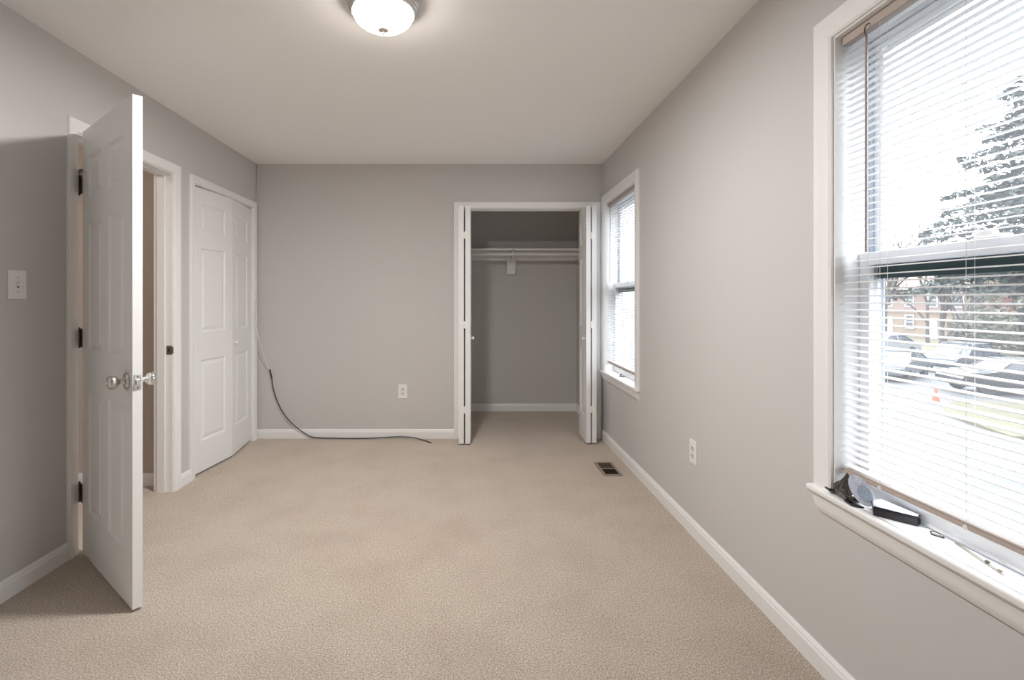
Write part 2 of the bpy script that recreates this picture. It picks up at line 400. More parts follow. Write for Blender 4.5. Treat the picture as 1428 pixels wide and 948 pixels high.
# ------------------------------------------------------------------ windows
def window(k, a, b, label):
    t = thing('window_%d' % k, label, 'window', kind='structure')
    z0, z1 = WZ0, WZ1
    smooth_sharp(link('casing', casing_bm(a, b, z0, z1, XR, -1, 'x', 1.28), 'trim_white', t), .3)
    # liner of the reveal
    bm = bmesh.new(); th = .006
    box(bm, XR-.001, XR+.15, a, a+th, z0, z1); box(bm, XR-.001, XR+.15, b-th, b, z0, z1); box(bm, XR-.001, XR+.15, a+th, b-th, z1-th, z1)
    link('reveal', bm, 'trim_white', t)
    # outer vinyl frame with stops between the two sash tracks
    bm = bmesh.new()
    for y0, y1 in ((a+th, a+.014), (b-.014, b-th)):
        box(bm, 1.262, 1.272, y0, y1, z0, z1); box(bm, 1.3042, 1.3068, y0, y1, z0, z1)
    box(bm, 1.262, 1.272, a+.022, b-.022, z1-.03, z1-th); box(bm, 1.3042, 1.3068, a+.022, b-.022, z1-.03, z1-th)
    box(bm, 1.262, 1.33, a+th, b-th, z0-.019, z0-.002)
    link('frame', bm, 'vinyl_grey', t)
    def sash(name, x0, x1, s0, s1, br, tr):
        f = link(name, joined([bbox(x0, x1, a+.008, a+.048, s0, s1, .003), bbox(x0, x1, b-.048, b-.008, s0, s1, .003),
                               bbox(x0, x1, a+.046, b-.046, s0, s0+br, .003), bbox(x0, x1, a+.046, b-.046, s1-tr, s1, .003)]), 'vinyl', t)
        bm = bmesh.new(); xm = (x0+x1)/2; y0, y1, p, q = a+.044, b-.044, s0+br-.004, s1-tr+.004
        bm.faces.new([bm.verts.new(v) for v in ((xm, y0, p), (xm, y1, p), (xm, y1, q), (xm, y0, q))])
        link('glass', bm, 'pane', f)
        return f
    lo = sash('lower_sash', 1.230, 1.260, z0+.001, 1.378, .044, .040)
    up = sash('upper_sash', 1.274, 1.304, 1.300, z1-.012, .042, .040)
    link('weather_strip', bbox(1.262, 1.2735, a+.008, b-.008, 1.296, 1.345, .001), 'weather_strip', up)
    link('sash_lock', joined([bbox(1.222, 1.256, (a+b)/2-.03, (a+b)/2+.03, 1.378, 1.386, .002), bbox(1.226, 1.244, (a+b)/2-.01, (a+b)/2+.035, 1.386, 1.396, .003)]), 'plastic_white', lo)
    # stool and apron
    e = .078+.012
    link('stool', joined([bbox(XR-.032, XR, a-e, b+e, z0-.020, z0, .006, 3), bbox(XR-.01, 1.2295, a+.001, b-.001, z0-.020, z0, .001)]), 'trim_white', t)
    bm = bmesh.new(); prof = [(0, 0), (.020, 0), (.021, -.008), (.018, -.016), (.016, -.028), (.015, -.040), (.011, -.052), (.006, -.062), (0, -.066)]
    A = []; B_ = []
    for p, q in prof:
        sh = -q*.22
        A.append(bm.verts.new((XR-p, a-.078+sh, z0-.020+q))); B_.append(bm.verts.new((XR-p, b+.078-sh, z0-.020+q)))
    for i in range(len(A)): bm.faces.new((A[i], A[(i+1) % len(A)], B_[(i+1) % len(A)], B_[i]))
    bm.faces.new(A); bm.faces.new(B_)
    smooth_sharp(link('apron', bm, 'trim_white', t), .5)
    return t
window(1, *WIN[0], 'large near window in the right wall with white casing and sill')
window(2, *WIN[1], 'far window in the right wall beside the open closet')

# venetian blinds
BX = 1.188
def blind(a, b, label):
    t = thing('window_blind', label, 'blind', (BX, (a+b)/2, 0))
    h = (b-a)/2-.012; zt = WZ1-.008
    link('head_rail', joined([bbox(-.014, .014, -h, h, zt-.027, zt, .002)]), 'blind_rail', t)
    bm = bmesh.new(); pitch = .0213; z = .709; th = .0005; tilt = math.radians(6); W = .0125
    while z < zt-.035:
        top = []; bot = []
        for i in range(5):
            u = -W+2*W*i/4; c = .0022*(1-(u/W)**2)
            x = u*math.cos(tilt)-c*math.sin(tilt); zz = u*math.sin(tilt)+c*math.cos(tilt)
            top.append((x, z+zz+th)); bot.append((x, z+zz-th))
        ring = top+bot[::-1]
        A = [bm.verts.new((x, -h+.003, q)) for x, q in ring]; B_ = [bm.verts.new((x, h-.003, q)) for x, q in ring]
        k = len(ring)
        for i in range(k): bm.faces.new((A[i], A[(i+1) % k], B_[(i+1) % k], B_[i]))
        bm.faces.new(A); bm.faces.new(B_)
        z += pitch
    s = link('slats', bm, 'slat', t)
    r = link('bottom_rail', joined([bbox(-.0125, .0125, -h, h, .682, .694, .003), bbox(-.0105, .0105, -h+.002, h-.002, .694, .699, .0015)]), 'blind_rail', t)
    for q in (h-.145, 0.0, -h+.145):
        bm = bmesh.new(); lathe(bm, [(0, 0), (.006, 0), (.006, .004), (0, .004)], (-1, 0, 0), (-.0125, q, .688), 12); link('cord_button', bm, 'cord', r)
    for q in (h-.145, 0.0, -h+.145):
        bm = bmesh.new(); tube(bm, [(-.0135, q, .69), (-.0135, q, zt-.02)], .0006, 5); tube(bm, [(.0135, q+.006, .69), (.0135, q+.006, zt-.02)], .0006, 5)
        link('ladder_cord', bm, 'cord', t)
    bm = bmesh.new(); tube(bm, [(-.021, h-.105, 2.012), (-.022, h-.105, 1.372)], .0032, 6)
    wd = link('tilt_wand', bm, 'wand', t)
    bm = bmesh.new(); tube(bm, smooth_path([(-.012, h-.108, 2.048), (-.022, h-.108, 2.044), (-.026, h-.105, 2.030), (-.021, h-.105, 2.010)]), .0018, 6)
    link('hook', bm, 'dark_metal', wd)
    return t
blind(*WIN[0], 'white mini blind lowered over the large near window')
blind(*WIN[1], 'white mini blind lowered over the far window by the closet')

# ------------------------------------------------------------------ entry door
ROWS = [(.215, .79), (.985, 1.585), (1.70, 1.895)]
t = thing('door_1', 'white six panel entry door standing open with round knobs', 'door', (-1.914, 2.428, 0), math.radians(-39.3), kind='structure')
W_ = .705; T_ = .035; OFF = .041
leaf = link('door_leaf', panel_leaf(W_, 2.028, T_, [(.096, .300), (.396, .600)], ROWS, .009), 'door_white', t, loc=(OFF, 0, .012))
def knob(parent, y, s):
    bm = bmesh.new(); x = OFF+W_-.062; z = .905
    lathe(bm, [(0, 0), (.0325, 0), (.0335, .003), (.031, .007), (.020, .010), (.013, .013), (.0105, .018), (.0105, .026), (.014, .031), (.021, .036), (.0265, .044), (.0275, .052), (.0255, .060), (.020, .065), (.012, .0665), (.011, .063), (0, .063)], (0, s, 0), (x, y, z), 40)
    o = smooth_sharp(link('door_knob', bm, 'nickel' if s < 0 else 'chrome', parent), .9)
    bm = bmesh.new(); lathe(bm, [(0, .062), (.006, .062), (.005, .070), (0, .072)], (0, s, 0), (x, y, z), 16)
    link('lock_button', bm, 'chrome', o, smooth=True)
knob(t, 0, -1); knob(t, T_, 1)
lp = link('latch_plate', bbox(OFF+W_-.0005, OFF+W_+.0022, .005, .030, .876, .934, .0008), 'chrome', t)
bm = bmesh.new(); box(bm, OFF+W_, OFF+W_+.012, .011, .024, .895, .915); link('latch_bolt', bm, 'chrome', lp)
bm = bmesh.new()
for zz in (.883, .927): lathe(bm, [(0, 0), (.003, 0), (.003, .001), (0, .001)], (1, 0, 0), (OFF+W_+.002, .0175, zz), 10)
link('screw', bm, 'dark_metal', lp)
for i, hz in enumerate((.296, 1.046, 1.790)):
    bm = bmesh.new()
    for k in range(5): lathe(bm, [(0, 0), (.0068, 0), (.0068, .0168), (0, .0168)], (0, 0, 1), (0, -.004, hz-.045+k*.018), 14)
    lathe(bm, [(0, 0), (.004, 0), (.0055, .004), (0, .007)], (0, 0, 1), (0, -.004, hz+.045), 12)
    lathe(bm, [(0, 0), (.004, 0), (.0055, .004), (0, .007)], (0, 0, -1), (0, -.004, hz-.045), 12)
    box(bm, OFF-.003, OFF, .000, .030, hz-.045, hz+.045); box(bm, 0, OFF-.001, -.003, .000, hz-.045, hz+.045)          # leaf on the door edge
    h_ = link('hinge', bm, 'dark_metal', t)
    if i == 2:
        bm = bmesh.new(); z = hz+.060
        lathe(bm, [(0, 0), (.009, 0), (.009, .007), (0, .007)], (0, 0, 1), (0, -.004, z-.006), 14)
        tube(bm, [(0, -.004, z), (-.030, -.046, z)], .0048, 8); tube(bm, [(0, -.004, z), (.060, -.014, z)], .0048, 8)
        lathe(bm, [(0, 0), (.008, 0), (.008, .006), (0, .006)], (.3, 1, 0), (.060, -.011, z), 12)
        link('hinge_pin_stop', bm, 'dark_metal', h_)

# ------------------------------------------------------------------ bifold doors
def bifold_leaf(parent, p, q, side, zt, cols, th=.035, z0=.015):
    """leaf from p to q (plan points of its show face); the body lies to the left (+1) or right (-1) of p->q"""
    d = Vector(q)-Vector(p); ln = d.length; ang = math.atan2(d.y, d.x)
    bm = panel_leaf(ln, zt-z0, th, [(cols, ln-cols)], [(r0, min(r1, zt-z0-.1)) for r0, r1 in ROWS], .008)
    if side < 0:
        for v in bm.verts: v.co.y -= th
    o = link('door_leaf', bm, 'door_white', parent)
    o.location = (p[0], p[1], z0); o.rotation_euler = (0, 0, ang)
    return o
def small_knob(parent, org, axis, r=.013):
    bm = bmesh.new(); lathe(bm, [(0, 0), (r*.75, 0), (r*.7, .003), (r*.45, .008), (r*.5, .013), (r, .019), (r*1.05, .025), (r*.8, .030), (0, .032)], axis, org, 20)
    return smooth_sharp(link('knob', bm, 'plastic_white', parent), .9)
def bihinge(parent, x0, x1, y, z):
    link('hinge', joined([bbox(x0, x1, y-.002, y+.001, z-.030, z+.030, .0006), bbox((x0+x1)/2-.004, (x0+x1)/2+.004, y-.005, y, z-.030, z+.030, .002)]), 'plastic_white', parent)
t = thing('door_2', 'white bifold closet door almost closed in the left wall', 'door', kind='structure')
F = (-1.878, 3.888)
bifold_leaf(t, (-1.934, 3.438), F, +1, 2.022, .085)
bifold_leaf(t, (F[0], F[1]+.002), (-1.934, 4.338), +1, 2.022, .085)
d = (Vector((-1.934, 4.338, 0))-Vector((*F, 0))).normalized(); nr = Vector((d.y, -d.x, 0))
kp = Vector((*F, .895))+d*.045
small_knob(t, kp-nr*.0005, nr, .012)
t = thing('door_3', 'folded pair of white closet doors left of the closet opening', 'door', kind='structure')
bifold_leaf(t, (-.1035, 4.505), (-.1175, 4.212), +1, 2.030, .058, .043)      # jamb side: show face towards the jamb
bifold_leaf(t, (-.019, 4.212), (-.012, 4.505), +1, 2.030, .058, .043)
small_knob(t, (-.0180, 4.250, .905), (1, 0, 0))
for z in (.30, 1.02, 1.78): bihinge(t, -.077, -.060, 4.2125, z)
t = thing('door_4', 'folded pair of white closet doors right of the closet opening', 'door', kind='structure')
bifold_leaf(t, (.968, 4.525), (.967, 4.235), +1, 2.030, .058, .038)
bifold_leaf(t, (1.055, 4.235), (1.072, 4.525), +1, 2.030, .058, .038)
small_knob(t, (.968, 4.272, .900), (-1, 0, 0))
for z in (.30, 1.02, 1.78): bihinge(t, 1.003, 1.019, 4.2355, z)

# ------------------------------------------------------------------ closet shelf
t = thing('closet_shelf', 'white closet shelf with hanging rod on wall cleats inside the open closet', 'shelf', (.27, YC, 1.75))
link('shelf_board', bbox(-.889, .885, -.340, 0, 0, .018, .002), 'trim_white', t)
bm = bmesh.new(); tube(bm, [(-.889, -.305, -.040), (.885, -.305, -.040)], .0155, 20); smooth_sharp(link('hanging_rod', bm, 'plastic_white', t), .8)
link('cleat', bbox(-.889, .885, -.019, 0, -.082, 0, .002), 'trim_white', t)
for x in (-.889, .866): link('cleat', bbox(x, x+.019, -.34, -.019, -.082, 0, .002), 'trim_white', t)
b_ = link('bracket', joined([bbox(.108, .205, -.038, -.0195, -.235, -.001, .002), bbox(.150, .160, -.320, -.038, -.070, -.001, .001)]), 'trim_white', t)
bm = bmesh.new(); tube(bm, [(.155, -.305+.020*math.sin(a), -.040-.020*math.cos(a)) for a in [x*PI/8-PI/2 for x in range(9)]], .004, 8)
link('rod_hook', bm, 'plastic_white', b_)
bm = bmesh.new(); lathe(bm, [(0, 0), (.007, 0), (.007, .003), (0, .003)], (0, -1, 0), (.158, -.340, .004), 10); link('screw_head', bm, 'slot_dark', t)

# ------------------------------------------------------------------ ceiling light
t = thing('ceiling_light', 'flush ceiling light with nickel ring and frosted glass dome', 'ceiling light', (-.364, 2.03, ZC))
bm = bmesh.new(); lathe(bm, [(0, -.0), (.147, -.0), (.147, -.010), (.144, -.013), (.144, -.019), (.139, -.023), (.139, -.030), (.134, -.034), (.134, -.042), (.130, -.046), (.125, -.046), (.122, -.042), (.120, -.03), (0, -.02)], (0, 0, 1), (0, 0, 0), 64)
smooth_sharp(link('base_ring', bm, 'nickel', t), .5)
bm = bmesh.new(); pr = [(.1205, -.040), (.1195, -.050), (.1165, -.060), (.111, -.068), (.104, -.075), (.095, -.082), (.083, -.089), (.068, -.0955), (.051, -.101), (.033, -.1055), (.016, -.1085), (0, -.110)]
lathe(bm, pr, (0, 0, 1), (0, 0, 0), 64); link('glass_dome', bm, 'dome_glass', t, smooth=True)
bm = bmesh.new(); lathe(bm, [(0, -.106), (.021, -.1065), (.022, -.109), (.019, -.113), (.012, -.116), (.006, -.118), (.005, -.121), (.0065, -.125), (.004, -.129), (0, -.130)], (0, 0, 1), (0, 0, 0), 24)
smooth_sharp(link('finial', bm, 'finial_metal', t), .8)
ld = bpy.data.lights.new('lamp_disc', 'AREA'); ld.shape = 'DISK'; ld.size = .20; ld.energy = DOWN_DISC; ld.color = (1.0, .985, .965)
o = bpy.data.objects.new('lamp_disc', ld); C.objects.link(o); o.parent = t; o.location = (0, 0, -.056)
# hallway lamp
t = thing('hall_ceiling_light', 'small warm ceiling light in the hallway beyond the door', 'ceiling light', (-2.75, 2.2, ZC))
bm = bmesh.new(); lathe(bm, [(0, 0), (.12, 0), (.12, -.02), (0, -.02)], (0, 0, 1), (0, 0, 0), 32); link('base_ring', bm, 'nickel', t)
mat('hall_glass', (.9, .85, .8), .3, emit=((1, .84, .70), HALL))
bm = bmesh.new(); lathe(bm, [(.11, -.02), (.09, -.06), (.05, -.085), (0, -.09)], (0, 0, 1), (0, 0, 0), 32); link('glass_dome', bm, 'hall_glass', t, smooth=True)

# ------------------------------------------------------------------ outlets, switch, vent
def outlet(label, loc, rz):
    """plate faces local -y"""
    t = thing('wall_outlet', label, 'outlet', loc, rz)
    link('cover_plate', bbox(-.040, .040, -.006, 0, -.062, .062, .0025, 3), 'plastic_white', t)
    for z in (.0195, -.0195):
        bm = bmesh.new(); ring = []
        pts = [(.0165*math.cos(a), z+max(-.0125, min(.0125, .0165*math.sin(a)))) for a in [2*PI*k/32 for k in range(32)]]
        A = [bm.verts.new((x, -.0055, q)) for x, q in pts]; B_ = [bm.verts.new((x, -.0085, q)) for x, q in pts]
        for i in range(32): bm.faces.new((A[i], A[(i+1) % 32], B_[(i+1) % 32], B_[i]))
        bm.faces.new(B_); bm.faces.new(A)
        s = link('socket', bm, 'socket_face', t)
        bm = bmesh.new(); box(bm, -.0085, -.006, -.0092, -.0080, z-.001, z+.009); box(bm, .006, .0085, -.0092, -.0080, z-.001, z+.007)
        lathe(bm, [(0, 0), (.003, 0), (.003, .0008), (0, .0008)], (0, -1, 0), (0, -.0084, z-.007), 12)
        link('slot', bm, 'slot_dark', s)
    bm = bmesh.new(); lathe(bm, [(0, 0), (.003, 0), (.002, .0015), (0, .0015)], (0, -1, 0), (0, -.006, 0), 12); link('screw', bm, 'nickel', t)
outlet('white duplex outlet low on the far wall', (-.621, YB, .418), 0)
outlet('white duplex outlet low on the right wall between the windows', (XR, 2.60, .436), -PI/2)
t = thing('light_switch', 'white toggle light switch on the left wall by the entry door', 'light switch', (XL, 2.097, 1.294), PI/2)
link('cover_plate', bbox(-.042, .042, -.006, 0, -.061, .061, .0025, 3), 'plastic_white', t)
link('toggle_slot', bbox(-.006, .006, -.0068, -.0055, -.013, .013, .0005), 'socket_face', t)
bm = bmesh.new(); box(bm, -.004, .004, -.018, -.006, -.006, .003); bmesh.ops.rotate(bm, verts=bm.verts, cent=(0, -.006, 0), matrix=Matrix.Rotation(-.4, 3, 'X')); link('toggle', bm, 'plastic_white', t)
bm = bmesh.new(); box(bm, -.004, .004, -.0078, -.0066, -.012, -.007); link('toggle_gap', bm, 'slot_dark', t)
for z in (-.030, .030):
    bm = bmesh.new(); lathe(bm, [(0, 0), (.0035, 0), (.0025, .0016), (0, .0016)], (0, -1, 0), (0, -.006, z), 12); link('screw', bm, 'nickel', t)
t = thing('floor_vent', 'brown metal floor register in the carpet by the far window', 'floor vent', (.985, 3.622, 0))
link('frame', joined([bbox(-.068, -.048, -.143, .143, .001, .007, .002), bbox(.048, .068, -.143, .143, .001, .007, .002), bbox(-.049, .049, -.143, -.124, .001, .007, .002),
                      bbox(-.049, .049, .124, .143, .001, .007, .002), bbox(-.049, .049, -.006, .006, .001, .006, .001)]), 'vent_frame', t)
link('duct_opening', bbox(-.049, .049, -.125, .125, .0003, .0013, 0), 'vent_dark', t)
bm = bmesh.new()
for i in range(9):
    y = .012+i*.0122
    v = [bm.verts.new(p) for p in ((-.048, y, .0018), (.048, y, .0018), (.048, y+.010, .0052), (-.048, y+.010, .0052))]; bm.faces.new(v)
bmesh.ops.solidify(bm, geom=list(bm.faces), thickness=.0008)
link('louver', bm, 'vent_louver', t)
bm = bmesh.new()
for i in range(9):
    y = -.120+i*.0122
    v = [bm.verts.new(p) for p in ((-.048, y, .0030), (.048, y, .0030), (.048, y+.003, .0050), (-.048, y+.003, .0050))]; bm.faces.new(v)
bmesh.ops.solidify(bm, geom=list(bm.faces), thickness=.0006)
link('open_louver', bm, 'vent_dark', t)

# ------------------------------------------------------------------ cable in the corner
t = thing('coaxial_cable', 'cable hanging down the far left corner, white above and black along the floor', 'cable', (-1.9, 4.4, 0))
def at(px, py, Y): return Vector(((px-659)/694*Y, Y, 1.229-(py-418.5)/694*Y))-Vector((-1.9, 4.4, 0))
wp = [at(360.5, 229.8, 4.420), at(360, 245, 4.42), at(358.6, 265, 4.415), at(357.6, 290, 4.415), at(357.4, 340, 4.415), at(357.4, 400, 4.415), at(356.5, 436, 4.33), at(358.5, 460, 4.30), at(363, 480, 4.32), at(370, 501, 4.36), at(376.6, 516, 4.39)]
bm = bmesh.new(); tube(bm, smooth_path(wp), .0042, 8); link('white_cable', bm, 'white_cable', t, smooth=True)
bm = bmesh.new(); tube(bm, [at(376.2, 515, 4.39), at(379.0, 527, 4.40)], .0065, 10); link('connector', bm, 'black_plastic', t)
bp_ = [at(378.8, 526, 4.40), at(381, 541, 4.40), at(387, 560, 4.40), at(396, 577, 4.40), at(409, 592, 4.395), at(424, 603.5, 4.395), at(438, 609.8, 4.40), at(470, 611, 4.39), at(515, 611, 4.39),
       at(552, 609, 4.40), at(575, 610, 4.385), at(590, 613.5, 4.34), at(599.5, 617.5, 4.285)]
for p in bp_: p.z = max(p.z, .006)
bm = bmesh.new(); tube(bm, smooth_path(bp_), .0048, 8); link('black_cable', bm, 'black_cable', t, smooth=True)
e = bp_[-1]; bm = bmesh.new(); tube(bm, [e, e+Vector((.010, -.008, -.001))], .0055, 10); tube(bm, [e+Vector((.010, -.008, -.001)), e+Vector((.018, -.014, -.001))], .002, 8)
link('plug', bm, 'dark_metal', t)

# ------------------------------------------------------------------ things on the near sill
SZ = WZ0
t = thing('bait_box', 'black wedge shaped plastic box with white top label on the near window sill', 'plastic box', (1.185, 1.41, SZ))
P = [(-.043, .012), (.024, -.062), (.041, -.050), (.024, .062), (-.012, .056)]
def prism(bm, pts, z0, z1, s0=1, s1=1):
    cx = sum(p[0] for p in pts)/len(pts); cyy = sum(p[1] for p in pts)/len(pts)
    A = [bm.verts.new((cx+(x-cx)*s0, cyy+(y-cyy)*s0, z0)) for x, y in pts]; B_ = [bm.verts.new((cx+(x-cx)*s1, cyy+(y-cyy)*s1, z1)) for x, y in pts]
    k = len(A)
    for i in range(k): bm.faces.new((A[i], A[(i+1) % k], B_[(i+1) % k], B_[i]))
    bm.faces.new(A); bm.faces.new(B_)
bm = bmesh.new(); prism(bm, P, .0005, .024, .95, .97); prism(bm, P, .024, .027, 1, 1)
bmesh.ops.bevel(bm, geom=list(bm.edges), offset=.0012, segments=2, affect='EDGES')
body = link('case', bm, 'black_plastic', t)
bm = bmesh.new(); prism(bm, P, .0268, .0276, .93, .93)
lb = link('label', bm, 'label_white', t)
tag(lb, 'white paper label')
bm = bmesh.new()
for i in range(26):                       # rows of unreadable small print
    f_ = i/25; x = -.020+.040*f_+random.uniform(-.001, .001); y = .045-.080*f_
    box(bm, x, x+.0012, y, y+.0018, .0276, .0279)
link('print', bm, 'slot_dark', lb)
bm = bmesh.new(); box(bm, -.034, -.030, .012, .016, .0276, .0279); link('printed_dot', bm, 'slot_dark', lb)
bm = bmesh.new(); v = [(0, 0), (1, 1)]
A = [bm.verts.new(p) for p in ((.0275, -.0605, .005), (.0385, -.0515, .005), (.0385, -.0515, .020), (.0275, -.0605, .020))]; bm.faces.new(A)
bmesh.ops.solidify(bm, geom=list(bm.faces), thickness=.001)
link('opening', bm, 'slot_dark', t)

t = thing('black_bag', 'crumpled shiny black plastic bag with round white label in the sill corner', 'bag', (1.158, 1.533, SZ))
bm = bmesh.new(); bmesh.ops.create_icosphere(bm, subdivisions=4, radius=1)
from mathutils import noise
for v in bm.verts:
    d = v.co.normalized(); q = noise.noise(d*2.3)*.35+abs(noise.noise(d*5+Vector((3, 1, 2))))*.45
    s = 1-.35*q-(.25 if False else 0)
    x, y, z = d.x*.026*s, d.y*.060*s, d.z
    top = max(0, z)
    zz = (.024+z*.024)*(1-.15*q)
    if z > .55:                            # gathered neck that rises to a peak
        f_ = (z-.55)/.45; x *= 1-.80*f_; y *= 1-.72*f_; zz += f_*.034; y += .004*f_
    y += .01*math.sin(d.x*6)*.2
    v.co = (x, y, max(.0008, zz))
link('bag_film', bm, 'black_film', t)
bm = bmesh.new(); pts = smooth_path([(.0, .036, .010), (-.012, .046, .009), (-.022, .052, .013), (-.027, .064, .016)], 4); tube(bm, pts, [.006, .006, .006, .006, .007, .007, .006, .006, .005, .004, .004, .003, .002], 6)
link('twisted_end', bm, 'black_film', t)
bm = bmesh.new(); pts = smooth_path([(-.018, -.010, .003), (-.022, -.030, .002), (-.022, -.050, .002), (.0, -.062, .002)], 4); tube(bm, pts, [.002]+[.005]*10+[.003, .001], 6)
link('loose_flap', bm, 'black_film', t)
bm = bmesh.new()
def oval(bm, r1, r2, z0, z1, n=40):
    A = [bm.verts.new((r1*math.cos(2*PI*k/n), r2*math.sin(2*PI*k/n), z0)) for k in range(n)]; B_ = [bm.verts.new((r1*math.cos(2*PI*k/n)*.98, r2*math.sin(2*PI*k/n)*.98, z1)) for k in range(n)]
    for i in range(n): bm.faces.new((A[i], A[(i+1) % n], B_[(i+1) % n], B_[i]))
    bm.faces.new(A); bm.faces.new(B_)
oval(bm, .046, .025, 0, .0015)
# stands facing the room, long axis leaning down towards the viewer
zax = Vector((-.62, -.70, .36)).normalized(); xax = Vector((.40, -.20, -.86)); xax = (xax-zax*xax.dot(zax)).normalized(); yax = zax.cross(xax)
R = Matrix((xax, yax, zax)).transposed().to_4x4()
o = link('label', bm, 'label_white', t); o.matrix_local = Matrix.Translation((.000, -.050, .048)) @ R
tag(o, 'white oval label')
bm = bmesh.new(); oval(bm, .024, .016, .0012, .0024); box(bm, -.030, -.028, -.004, -.001, .0014, .0022); o2 = link('label_inset', bm, 'label_blue', o); o2.location = (.010, .004, .0004)

t = thing('metal_clip', 'small bent metal clip lying on the near window sill', 'clip', (1.211, 1.297, SZ), math.radians(-60))
bm = bmesh.new(); pts = [(-.012, -.004, .002), (.010, -.004, .002), (.013, 0, .002), (.010, .004, .002), (-.012, .004, .002), (-.014, 0, .006), (-.006, 0, .010), (.008, 0, .008)]
tube(bm, smooth_path(pts, 4), .0014, 6); link('wire_loop', bm, 'dark_metal', t, smooth=True)
link('clip_plate', bbox(-.010, .010, -.003, .003, .001, .003, .0005), 'nickel', t)
t = thing('window_pin', 'long thin metal rod with a dark collar on the near window sill', 'rod', (1.205, 1.185, SZ+.0002), math.radians(-103))
bm = bmesh.new(); add_bbox(bm, -.074, .074, -.0035, .0035, .0008, .0036, bev=.0008); tube(bm, [(-.072, 0, .0042), (.070, 0, .0042)], .0016, 8)
link('rod_body', bm, 'steel_pin', t)
bm = bmesh.new(); lathe(bm, [(0, 0), (.0042, 0), (.0042, .006), (0, .006)], (1, 0, 0), (.024, 0, .0045), 12); link('collar', bm, 'dark_metal', t)
bm = bmesh.new(); lathe(bm, [(0, 0), (.0034, 0), (.0034, .008), (0, .010)], (1, 0, 0), (.060, 0, .0042), 12); link('end_cap', bm, 'brass_worn', t)
t = thing('black_latch', 'small black latch piece lying on the far window sill', 'latch', (1.20, 4.00, SZ), .5)
link('latch_body', bbox(-.012, .012, -.022, .022, .0005, .008, .002), 'black_plastic', t)
bm = bmesh.new(); tube(bm, [(0, .01, .006), (-.004, .012, .018), (-.008, -.010, .020)], .004, 8); link('lever', bm, 'black_plastic', t)

# ------------------------------------------------------------------ outdoors
GZ = -2.8
bm = bmesh.new(); box(bm, 1.6, 300, -150, 300, GZ-.1, GZ)
tag(link('ground', bm, 'asphalt'), 'grey asphalt parking lot outside', 'ground', kind='structure')
def slab(name, pts, z1, m, label, cat, kind='stuff'):
    bm = bmesh.new(); prism(bm, pts, GZ-.05, GZ+z1); return tag(link(name, bm, m), label, cat, kind=kind)
slab('lawn', [(19.3, 19.9), (16.6, 17.6), (15.6, 14.4), (21, 13.2), (24, 16.6)], .10, 'grass', 'patch of dull winter grass beside the parked cars', 'lawn')
slab('grass_verge', [(36, -20), (120, -20), (120, 140), (32, 140), (33, 46)], .06, 'grass', 'wide winter lawn in front of the brick houses', 'lawn')

def house(loc, ylen, label, bricked=True, nwin=5):
    t = thing('town_house', label, 'house', loc)
    D = 9
    bm = bmesh.new(); box(bm, 0, D, 0, ylen, 2.6, 5.2); link('upper_wall', bm, 'brick' if bricked else 'siding_tan', t)
    bm = bmesh.new(); box(bm, .05, D, 0, ylen, 0, 2.6); link('lower_wall', bm, 'siding_tan', t)
    bm = bmesh.new(); e = .4
    A = [bm.verts.new(p) for p in ((-e, -e, 5.2), (D+e, -e, 5.2), (D/2, -e, 7.5))]; B_ = [bm.verts.new(p) for p in ((-e, ylen+e, 5.2), (D+e, ylen+e, 5.2), (D/2, ylen+e, 7.5))]
    bm.faces.new(A); bm.faces.new(B_)
    for i in range(3): bm.faces.new((A[i], A[(i+1) % 3], B_[(i+1) % 3], B_[i]))
    link('roof', bm, 'roof_tan', t)
    link('gutter', bbox(-e-.08, -e+.04, -e, ylen+e, 5.1, 5.25, .02), 'white_paint', t)
    for i in range(nwin):
        y = 1.6+i*(ylen-3.2)/(nwin-1)
        for z in (3.25, .9):
            if z < 1 and i % 2 == 1:
                d_ = link('front_door', bbox(-.04, .06, y-.5, y+.5, 0, 2.1, .01), 'white_paint', t); continue
            f = link('window', joined([bbox(-.06, .02, y-.55, y-.43, z, z+1.5, .005), bbox(-.06, .02, y+.43, y+.55, z, z+1.5, .005), bbox(-.06, .02, y-.43, y+.43, z, z+.1, .005),
                                       bbox(-.06, .02, y-.43, y+.43, z+1.4, z+1.5, .005), bbox(-.05, .02, y-.43, y+.43, z+.7, z+.78, .005)]), 'white_paint', t)
            bm = bmesh.new(); box(bm, -.03, .0, y-.44, y+.44, z+.05, z+1.45); link('pane', bm, 'window_dark', f)
    return t
house((47, 46.5, GZ+.06), 14, 'two storey brick town house with tan lower floor beyond the parked cars')
house((50, 31, GZ+.06), 13.5, 'tan sided house partly hidden by shrubs beyond the parked cars', False, 4)
house((46, 64, GZ+.06), 16, 'farther two storey brick town house at the end of the row')

